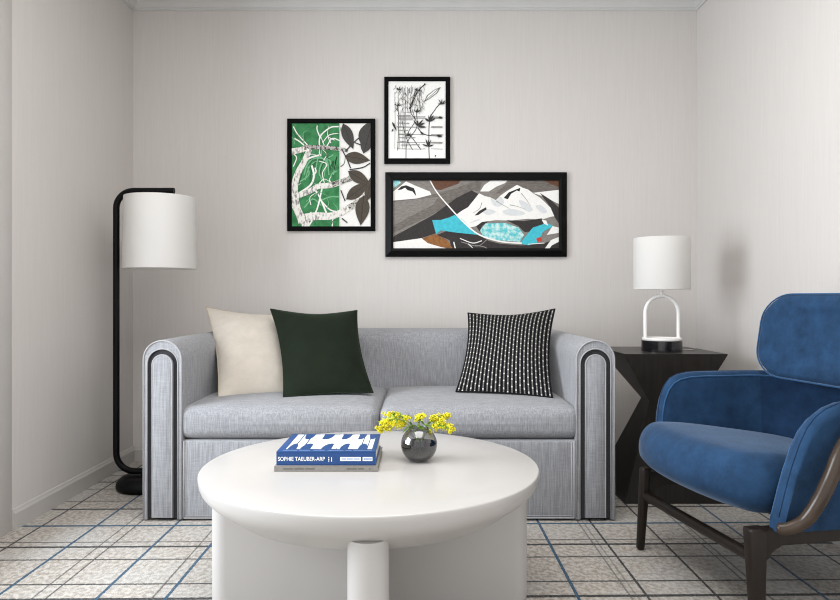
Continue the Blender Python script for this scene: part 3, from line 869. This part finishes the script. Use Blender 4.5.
# ------------------------------------------------------------------ framed pictures
class Art:
    """a print drawn as thin layered shapes inside one mesh; (x,y) given in a picture frame of pixels"""
    def __init__(s, x0, y0, x1, y1, W, H):
        s.b = (x0, y0, x1, y1); s.W, s.H = W, H; s.bm = bmesh.new(); s.mats = []; s.k = 0
    def mi(s, m):
        if m not in s.mats: s.mats.append(m)
        return s.mats.index(m)
    def clip(s, P):
        x0, y0, x1, y1 = s.b
        for ax, lim, sg in ((0, x0, 1), (0, x1, -1), (1, y0, 1), (1, y1, -1)):
            out = []
            for i in range(len(P)):
                a, b = P[i-1], P[i]
                ia, ib = sg*(a[ax]-lim) >= 0, sg*(b[ax]-lim) >= 0
                if ia != ib:
                    t = (lim-a[ax])/(b[ax]-a[ax]); out.append((a[0]+(b[0]-a[0])*t, a[1]+(b[1]-a[1])*t))
                if ib: out.append(b)
            P = out
            if len(P) < 3: return []
        return P
    def face(s, P, m, lift=True):
        P = s.clip([tuple(p[:2]) for p in P])
        if len(P) < 3: return
        if lift: s.k += 1
        x0, y0, x1, y1 = s.b
        v = [s.bm.verts.new((-s.W/2+(x-x0)/(x1-x0)*s.W, -s.k*.00006, s.H-(y-y0)/(y1-y0)*s.H)) for x, y in P]
        f = s.bm.faces.new(v); f.material_index = s.mi(m)
    def poly(s, P, m, smooth=0):
        if smooth: P = [(p.x, p.y) for p in catmull([(a, b, 0) for a, b in P], smooth, True)]
        s.face(P, m)
    def line(s, P, w, m, smooth=5):
        if smooth: P = [(p.x, p.y) for p in catmull([(a, b, 0) for a, b in P], smooth)]
        W = w if isinstance(w, (list, tuple)) else (w, w)
        n = len(P); s.k += 1
        L, R = [], []
        for i in range(n):
            a, b = P[max(i-1, 0)], P[min(i+1, n-1)]
            dx, dy = b[0]-a[0], b[1]-a[1]; l = math.hypot(dx, dy) or 1
            ww = (W[0]+(W[1]-W[0])*i/(n-1))/2
            L.append((P[i][0]-dy/l*ww, P[i][1]+dx/l*ww)); R.append((P[i][0]+dy/l*ww, P[i][1]-dx/l*ww))
        for i in range(n-1): s.face((L[i], L[i+1], R[i+1], R[i]), m, False)
    def leaf(s, a, b, w, m, vein=None):
        dx, dy = b[0]-a[0], b[1]-a[1]; l = math.hypot(dx, dy); nx, ny = -dy/l, dx/l
        P = []
        for sg in (1, -1):
            rng = range(0, 9) if sg == 1 else range(8, -1, -1)
            for i in rng:
                t = i/8; ww = w/2*math.sin(PI*t**.8)*sg
                P.append((a[0]+dx*t+nx*ww, a[1]+dy*t+ny*ww))
        s.face(P, m)
        if vein: s.line((a, b), max(1.2, w*.05), vein, 0)
def amat(name, h, var=.12, scale=60, c2=None, lo=.35, hi=.65, stretch=(1, 1, 1)):
    m, nt, b = mk('print_'+name)
    c = srgb(h); f = noise(nt, scale, stretch, 4)
    if c2: a, d_ = c, srgb(c2)
    else: a, d_ = tuple(x*(1-var) for x in c[:3])+(1,), tuple(min(1, x*(1+var)) for x in c[:3])+(1,)
    nt.links.new(mixc(nt, ramp(nt, f, lo, hi), a, d_), b.inputs['Base Color'])
    b.inputs['Roughness'].default_value = .5; b.inputs['Specular IOR Level'].default_value = .3
    return m
A = {'white': amat('white', '#eceae6', .03), 'paper': amat('paper', '#f0efec', .02), 'black': amat('black', '#1b1919', .2), 'dark': amat('dark', '#2d2828', .2),
     'grey': amat('grey', '#77716c', .0, 45, '#8a847e', stretch=(1, 1, 2.5)), 'grey2': amat('grey2', '#5f5954', 0, 40, '#77706a', stretch=(1, 1, 3)),
     'brown': amat('brown', '#5f3d2a', .2), 'teal': amat('teal', '#3fb9c9', .1), 'teal2': amat('teal2', '#55bfc6', 0, 45, '#c9e3df', .4, .62),
     'orange': amat('orange', '#9a6531', 0, 60, '#7a4f2a'), 'red': amat('red', '#c33a2c', .1), 'shadow': amat('shadow', '#d3d5d6', .04),
     'green': amat('green', '#1d6a37', 0, 22, '#3f8f58', .35, .7), 'lgreen': amat('lgreen', '#6fae80', .1), 'mgreen': amat('mgreen', '#14532a', .1), 'bark': amat('bark', '#8d8a86', 0, 90, '#e6e3dc', .36, .52, (1, 1, .5)),
     'bark2': amat('bark2', '#3b3836', 0, 120, '#b8b4ad', .42, .54), 'leafb': amat('leafb', '#463e34', .15, 90), 'leafd': amat('leafd', '#3c3a37', .12, 90),
     'ink': amat('ink', '#242323', .2), 'inkg': amat('inkg', '#8c8a87', .15)}
def picture(label, outer, inner, depth, zoom, draw, bevel=False):
    """outer / inner: frame and opening in photo pixels on the back wall"""
    d = YB-depth
    P0, P1 = pt(outer[0], outer[1], d), pt(outer[2], outer[3], d)
    I0, I1 = pt(inner[0], inner[1], d), pt(inner[2], inner[3], d)
    cx = (P0.x+P1.x)/2
    root = thing('framed_picture', label, 'picture', (cx, YB, P1.z), 0, 'framed pictures above the sofa')
    bm = bmesh.new()
    X0, X1, Z0, Z1 = P0.x-cx, P1.x-cx, 0, P0.z-P1.z
    x0, x1, z0, z1 = I0.x-cx, I1.x-cx, I1.z-P1.z, I0.z-P1.z
    def rect(a, b, c, e, y): return [(a, y, c), (b, y, c), (b, y, e), (a, y, e)]
    e = .002
    if bevel:
        loops = [rect(X0, X1, Z0, Z1, -.0005), rect(X0, X1, Z0, Z1, -depth+.012), rect(X0+.003, X1-.003, Z0+.003, Z1-.003, -depth+.010), rect(X0+(x0-X0)*.72, X1-(X1-x1)*.72, Z0+(z0-Z0)*.72, Z1-(Z1-z1)*.72, -depth), rect(x0, x1, z0, z1, -depth+.003), rect(x0, x1, z0, z1, -.006)]
    else:
        loops = [rect(X0, X1, Z0, Z1, -.0005), rect(X0, X1, Z0, Z1, -depth+e), rect(X0+e, X1-e, Z0+e, Z1-e, -depth), rect(x0-e, x1+e, z0-e, z1+e, -depth), rect(x0, x1, z0, z1, -depth+e), rect(x0, x1, z0, z1, -.006)]
    L = [[bm.verts.new(p) for p in lp] for lp in loops]
    for a, b in zip(L, L[1:]):
        for k in range(4): bm.faces.new((a[k], a[(k+1) % 4], b[(k+1) % 4], b[k]))
    finish('frame', bm, M['frameb'] if bevel else M['frame'], root, smooth=False)
    art = Art(*zoom, x1-x0, z1-z0); draw(art)
    o = finish('print', art.bm, art.mats, root, smooth=False, loc=((x0+x1)/2, -depth*.62, z0))
    return root

def draw_land(a):
    x0, y0, x1, y1 = a.b
    a.face(((x0, y0), (x1, y0), (x1, y1), (x0, y1)), A['grey'])
    p = a.poly
    p(((50, 60), (80, 60), (90, 75), (55, 100)), A['teal2'])
    p(((50, 118), (80, 95), (112, 68), (150, 86), (215, 112), (228, 140), (150, 143), (100, 150), (50, 152)), A['white'])
    p(((74, 106), (92, 90), (112, 85), (146, 98), (152, 112), (156, 132), (140, 112), (118, 106), (108, 96), (92, 104)), A['black'])
    p(((220, 60), (350, 60), (340, 78), (300, 92), (262, 106), (235, 102)), A['brown'])
    p(((50, 152), (160, 142), (300, 106), (420, 65), (440, 72), (430, 112), (390, 108), (330, 150), (200, 225), (50, 295)), A['grey2'])
    p(((50, 158), (150, 146), (250, 136), (230, 170), (120, 225), (50, 265)), A['grey'])
    p(((50, 320), (60, 305), (140, 262), (230, 213), (330, 140), (395, 107), (428, 125), (385, 190), (330, 220), (300, 235), (240, 245), (250, 290), (160, 320), (50, 332)), A['dark'])
    p(((490, 128), (560, 66), (780, 60), (780, 108), (665, 118), (595, 84), (520, 118)), A['grey2'])
    p(((432, 112), (450, 84), (476, 66), (552, 63), (540, 76), (505, 90), (470, 112)), A['white'])
    p(((700, 60), (780, 60), (780, 95), (745, 84)), A['brown'])
    p(((660, 118), (780, 104), (780, 170), (740, 150), (700, 132)), A['white'])
    p(((330, 212), (352, 196), (380, 180), (404, 150), (428, 120), (452, 132), (478, 138), (500, 150), (520, 130), (545, 112), (568, 98), (592, 83), (616, 96), (640, 104), (664, 122), (690, 138), (712, 158), (740, 186), (772, 216), (735, 222), (700, 234), (640, 230), (560, 238), (500, 236), (455, 242), (415, 262), (390, 267), (362, 246)), A['white'])
    for q in (((478, 140), (500, 152), (520, 134), (536, 160), (512, 178), (486, 168)), ((600, 150), (628, 158), (660, 190), (640, 200), (612, 178)), ((530, 196), (575, 188), (628, 206), (600, 216), (548, 214)), ((440, 196), (470, 188), (500, 200), (466, 214)), ((672, 176), (696, 172), (722, 198), (700, 206))): p(q, A['shadow'], 4)
    for q in (((500, 152), (530, 170), (560, 186)), ((610, 120), (634, 150), (650, 176)), ((560, 170), (590, 176), (630, 190)), ((440, 160), (430, 186), (400, 206))): a.line(q, (3, 1.2), A['inkg'])
    p(((534, 140), (556, 116), (606, 96), (603, 112), (590, 108), (566, 122), (552, 146)), A['black'])
    p(((408, 216), (428, 196), (458, 180), (460, 190), (424, 214)), A['dark']); p(((385, 250), (410, 236), (440, 228), (420, 240)), A['shadow'])
    p(((690, 118), (740, 150), (780, 190), (780, 262), (755, 225), (735, 178)), A['dark'])
    p(((545, 236), (620, 240), (700, 228), (706, 250), (662, 284), (625, 288), (598, 262)), A['dark'])
    p(((415, 262), (440, 244), (470, 240), (440, 262), (430, 285)), A['dark'])
    p(((245, 300), (300, 278), (420, 296), (470, 326), (520, 338), (610, 345), (700, 338), (780, 312), (780, 365), (310, 365), (300, 322)), A['dark'])
    p(((432, 280), (456, 250), (540, 248), (598, 268), (622, 300), (604, 330), (500, 322), (445, 305)), A['teal2'])
    p(((225, 236), (262, 235), (300, 224), (322, 214), (352, 230), (392, 270), (428, 300), (330, 290), (262, 280), (242, 297)), A['teal'])
    p(((640, 292), (660, 268), (722, 248), (748, 262), (702, 288), (690, 330), (640, 345), (604, 336)), A['teal'])
    a.line(((213, 60), (246, 116), (300, 180), (362, 246), (430, 300), (520, 328), (612, 336)), (5, 7), A['white'])
    p(((50, 332), (180, 314), (250, 342), (300, 365), (50, 365)), A['white'])
    p(((180, 315), (238, 296), (290, 322), (318, 365), (262, 352), (205, 335)), A['orange'])
    p(((674, 316), (694, 308), (698, 326), (680, 332)), A['red'])
    p(((712, 358), (738, 322), (780, 306), (780, 326), (742, 345), (728, 365)), A['white'])
    p(((698, 234), (718, 238), (726, 260), (708, 252)), A['white'])
    a.line(((318, 330), (325, 358)), 5, A['white']); a.line(((345, 315), (400, 335), (440, 325)), 4, A['white']); a.line(((350, 330), (420, 348), (460, 322)), 3, A['inkg']); a.line(((380, 338), (400, 356)), 3, A['white']); a.line(((410, 345), (450, 352), (470, 365)), 3, A['inkg']); a.line(((640, 340), (710, 335)), 3, A['white'])
    p(((745, 262), (780, 270), (780, 290), (720, 300)), A['white'])

def draw_green(a):
    x0, y0, x1, y1 = a.b
    a.face(((x0, y0), (x1, y0), (x1, y1), (x0, y1)), A['white'])
    a.face(((x0, y0), (276, y0), (276, y1), (x0, y1)), A['green'])
    rnd = random.Random(3)
    for k in range(9): a.line([(70+k*22, 330-k*4), (95+k*20, 260-rnd.random()*50), (140+k*15, 215+rnd.random()*25), (200+k*6, 225+rnd.random()*60)], 5, A['mgreen'] if k % 2 else A['lgreen'])
    for pts_ in (((110, 300), (125, 250), (165, 220), (215, 235), (225, 300)), ((205, 340), (180, 290), (195, 240), (245, 205)), ((220, 360), (235, 300), (260, 280)), ((90, 330), (130, 300), (128, 260)), ((180, 420), (230, 400), (270, 400)), ((110, 450), (150, 410), (190, 440))): a.line(pts_, 6, A['lgreen'])
    for pts_, w in ((((60, 75), (80, 110), (125, 160)), 5), (((65, 130), (90, 145), (125, 175)), 6), (((180, 170), (185, 120), (230, 80), (270, 75)), 6), (((186, 130), (170, 90), (172, 65)), 5), (((215, 165), (240, 130), (275, 140)), 5),
                    (((195, 150), (225, 115), (272, 105)), 4), (((115, 230), (150, 215), (190, 205)), 8), (((85, 385), (140, 345), (155, 300), (145, 255)), 9), (((150, 300), (165, 285), (160, 265)), 6), (((160, 365), (190, 420), (215, 480)), 8), (((195, 350), (175, 440), (160, 480)), 7), (((190, 420), (230, 460), (270, 470)), 6),
                    (((205, 340), (195, 290), (215, 250), (180, 235)), 4), (((130, 537), (150, 500), (140, 470)), 7), (((240, 537), (245, 500), (275, 470)), 5), (((60, 260), (75, 220), (60, 200)), 5)): a.line(pts_, w, A['white'])
    for k in range(34):
        x, y = rnd.uniform(58, 268), rnd.uniform(66, 530); an = rnd.uniform(-2.6, -.5); l = rnd.uniform(25, 75); b_ = rnd.uniform(-.8, .8)
        a.line(((x, y), (x+l*.5*math.cos(an), y+l*.5*math.sin(an)), (x+l*math.cos(an+b_), y+l*math.sin(an+b_))), (4.5, 1.5), A[('lgreen', 'white', 'mgreen')[k % 3]], 4)
    a.line(((48, 192), (90, 184), (140, 170)), (30, 22), A['bark']); a.line(((110, 172), (200, 172), (290, 182), (312, 190)), (22, 12), A['bark2'])
    a.line(((135, 180), (112, 235), (82, 290), (66, 350), (70, 420), (88, 480), (125, 540)), (24, 38), A['bark'])
    a.line(((78, 398), (140, 372), (175, 352), (240, 345), (330, 312)), (24, 26), A['bark']); a.line(((240, 345), (330, 315)), 22, A['bark2'])
    a.line(((80, 505), (160, 490), (240, 488), (320, 450), (420, 370)), (40, 24), A['bark']); a.line(((315, 450), (380, 410), (420, 375)), (24, 16), A['bark2'])
    a.line(((276, 60), (276, 540)), 4, A['white'], 0)
    for pts_ in (((285, 180), (310, 230), (325, 268)), ((300, 190), (350, 140), (380, 115)), ((320, 275), (380, 265), (415, 245)), ((280, 370), (300, 420)), ((345, 150), (385, 165)), ((285, 500), (310, 520)), ((375, 115), (385, 145), (375, 165))): a.line(pts_, 5, A['ink'])
    for aa_, bb, w, m in (((290, 62), (338, 180), 52, 'leafd'), ((372, 155), (425, 45), 62, 'leafd'), ((385, 200), (425, 60), 60, 'leafd'), ((298, 212), (415, 232), 56, 'leafb'), ((314, 282), (418, 345), 54, 'leafb'), ((305, 412), (412, 332), 56, 'leafb'), ((386, 395), (372, 532), 66, 'leafb'), ((400, 420), (425, 300), 40, 'leafb')):
        a.leaf(aa_, bb, w, A[m], A['ink'])

def draw_bw(a):
    x0, y0, x1, y1 = a.b
    a.face(((x0, y0), (x1, y0), (x1, y1), (x0, y1)), A['paper'])
    rnd = random.Random(11)
    for y in (278, 286, 340, 385, 432, 470): a.line(((100+rnd.random()*15, y), (230, y+rnd.uniform(-2, 2)), (272, y)), 6 if y < 340 else 4, A['inkg'], 0); a.line(((305, y), (375, y+rnd.uniform(-2, 2))), 6 if y < 340 else 4, A['inkg'], 0)
    for x in (88, 108, 136, 150): a.line(((x, 90+rnd.random()*60), (x+2, 300), (x, 470)), 3, A['inkg'], 0)
    for x, ya, yb in ((165, 100, 240), (190, 90, 220), (210, 100, 180), (240, 90, 210), (125, 240, 470), (145, 250, 460)): a.line(((x, ya), (x+rnd.uniform(-12, 12), yb)), 3, A['inkg'], 0)
    a.poly(((262, 190), (280, 150), (330, 112), (365, 100), (345, 135), (300, 170)), A['inkg']); a.poly(((272, 182), (288, 152), (330, 118), (352, 110), (335, 135), (300, 162)), A['paper']); a.line(((262, 190), (360, 102)), 3, A['ink'])
    for pts_, w in ((((155, 528), (158, 450), (180, 400), (220, 340), (218, 240)), 4), (((295, 528), (293, 450), (297, 300), (330, 235), (372, 185)), 5), (((245, 475), (190, 400), (170, 370), (210, 300), (180, 235), (230, 120)), 4), (((195, 475), (160, 410), (130, 300)), 4), (((225, 345), (270, 385), (370, 395)), 5), (((105, 200), (112, 300), (105, 480)), 3), (((175, 230), (205, 160), (240, 110), (268, 84)), 6), (((190, 230), (215, 300), (240, 330)), 3)): a.line(pts_, w, A['ink'])
    for k in range(60):
        x, y = rnd.uniform(90, 262), rnd.uniform(85, 250); an = rnd.uniform(.9, 2.2); l = rnd.uniform(12, 46)
        a.line(((x, y), (x+l*.5*math.cos(an)+rnd.uniform(-4, 4), y+l*.5*math.sin(an)), (x+l*math.cos(an), y+l*math.sin(an))), (2.6, 1.2), A['ink' if k % 2 else 'inkg'], 3)
    for k in range(10):
        x = 95+rnd.random()*30; y = 250+k*22; a.line(((x, y), (x+rnd.uniform(40, 120), y+rnd.uniform(-4, 4))), rnd.uniform(2, 7), A['inkg'], 0)
    for y in (282, 340, 388, 434): a.line(((308, y), (374, y+1)), 9, A['inkg'], 0)
    def head(cx, cy, r, n, up=1):
        for k in range(n):
            an = -PI/2+(k-(n-1)/2)*.5*up+rnd.uniform(-.25, .25); r_ = r; r = r_*rnd.uniform(.6, 1.05)
            a.leaf((cx, cy), (cx+r*math.cos(an), cy+r*math.sin(an)), r_*.17, A['ink']); r = r_
    head(290, 458, 52, 5); head(297, 308, 52, 6); head(170, 395, 30, 6); head(222, 255, 32, 5); head(110, 215, 30, 5); head(112, 120, 28, 6); head(228, 128, 34, 5); head(370, 205, 36, 6); head(225, 335, 56, 3, 1.2)
    for (p, q, w) in (((72, 310), (100, 365), 12), ((225, 340), (280, 342), 12), ((228, 335), (270, 315), 12), ((340, 392), (372, 398), 16), ((262, 385), (240, 372), 12), ((180, 235), (205, 160), 12), ((330, 520), (334, 508), 8), ((264, 88), (274, 82), 12), ((350, 280), (375, 290), 14), ((70, 370), (80, 350), 8)): a.leaf(p, q, w, A['ink'])
    for k in range(46): 
        x, y = rnd.uniform(95, 255), rnd.uniform(95, 240); a.line(((x, y), (x+rnd.uniform(-22, 22), y+rnd.uniform(10, 34))), 3, A['inkg'] if k % 3 else A['ink'], 0)

picture('upright picture of green woodland with dark leaves, leftmost above the sofa', (287.0, 118.5, 375.2, 230.8), (291.6, 123.0, 370.6, 226.3), .022, (53, 60, 418, 537), draw_green)
picture('small upright black and white botanical drawing, the topmost of the framed pictures', (384.2, 76.6, 450.2, 163.4), (388.4, 80.9, 445.6, 158.2), .022, (50, 65, 393, 528), draw_bw)
picture('wide framed mountain picture with turquoise shapes, the largest above the sofa', (385.2, 171.8, 567.4, 256.6), (393.2, 180.2, 559.2, 248.2), .035, (57, 65, 772, 358), draw_land, True)

# ------------------------------------------------------------------ light
def area(name, loc, rot, sx, sy, power, col):
    l = bpy.data.lights.new(name, 'AREA'); l.shape = 'RECTANGLE'; l.size = sx; l.size_y = sy; l.energy = power; l.color = col
    o = bpy.data.objects.new(name, l); COL.objects.link(o); o.location = loc; o.rotation_euler = rot
    return o
# daylight beyond the window of the left wall
area('window_daylight', (-2.35, 1.80, 1.25), (0, math.radians(-90), 0), 1.5, 1.6, 84, (.86, .93, 1))
# added soft fill light over the sitting area, no real fitting there
area('ceiling_fill', (0.0, 1.5, 2.63), (0, 0, 0), 1.7, 1.9, 40, (1, .985, .965))
w = bpy.data.worlds.new('world'); S.world = w; w.use_nodes = True
w.node_tree.nodes['Background'].inputs[0].default_value = (.97, .985, 1.0, 1)
w.node_tree.nodes['Background'].inputs[1].default_value = 1.08

# ------------------------------------------------------------------ camera and view
cd = bpy.data.cameras.new('camera'); cam = bpy.data.objects.new('camera', cd); COL.objects.link(cam)
cd.sensor_fit = 'HORIZONTAL'; cd.sensor_width = 36; cd.lens = 36*F/840
cd.shift_x = (420-CX)/840; cd.shift_y = -(300-CY)/840
cam.location = (0, 0, CZ); cam.rotation_euler = (PI/2, 0, 0)
cd.clip_start = .05
S.camera = cam
S.view_settings.view_transform = 'Standard'; S.view_settings.look = 'None'; S.view_settings.gamma = 1
S.view_settings.exposure = 0.24
S.view_settings.use_curve_mapping = False
S.cycles.filter_width = 1.1
S.cycles.transparent_max_bounces = 24; S.cycles.max_bounces = 8; S.cycles.diffuse_bounces = 5
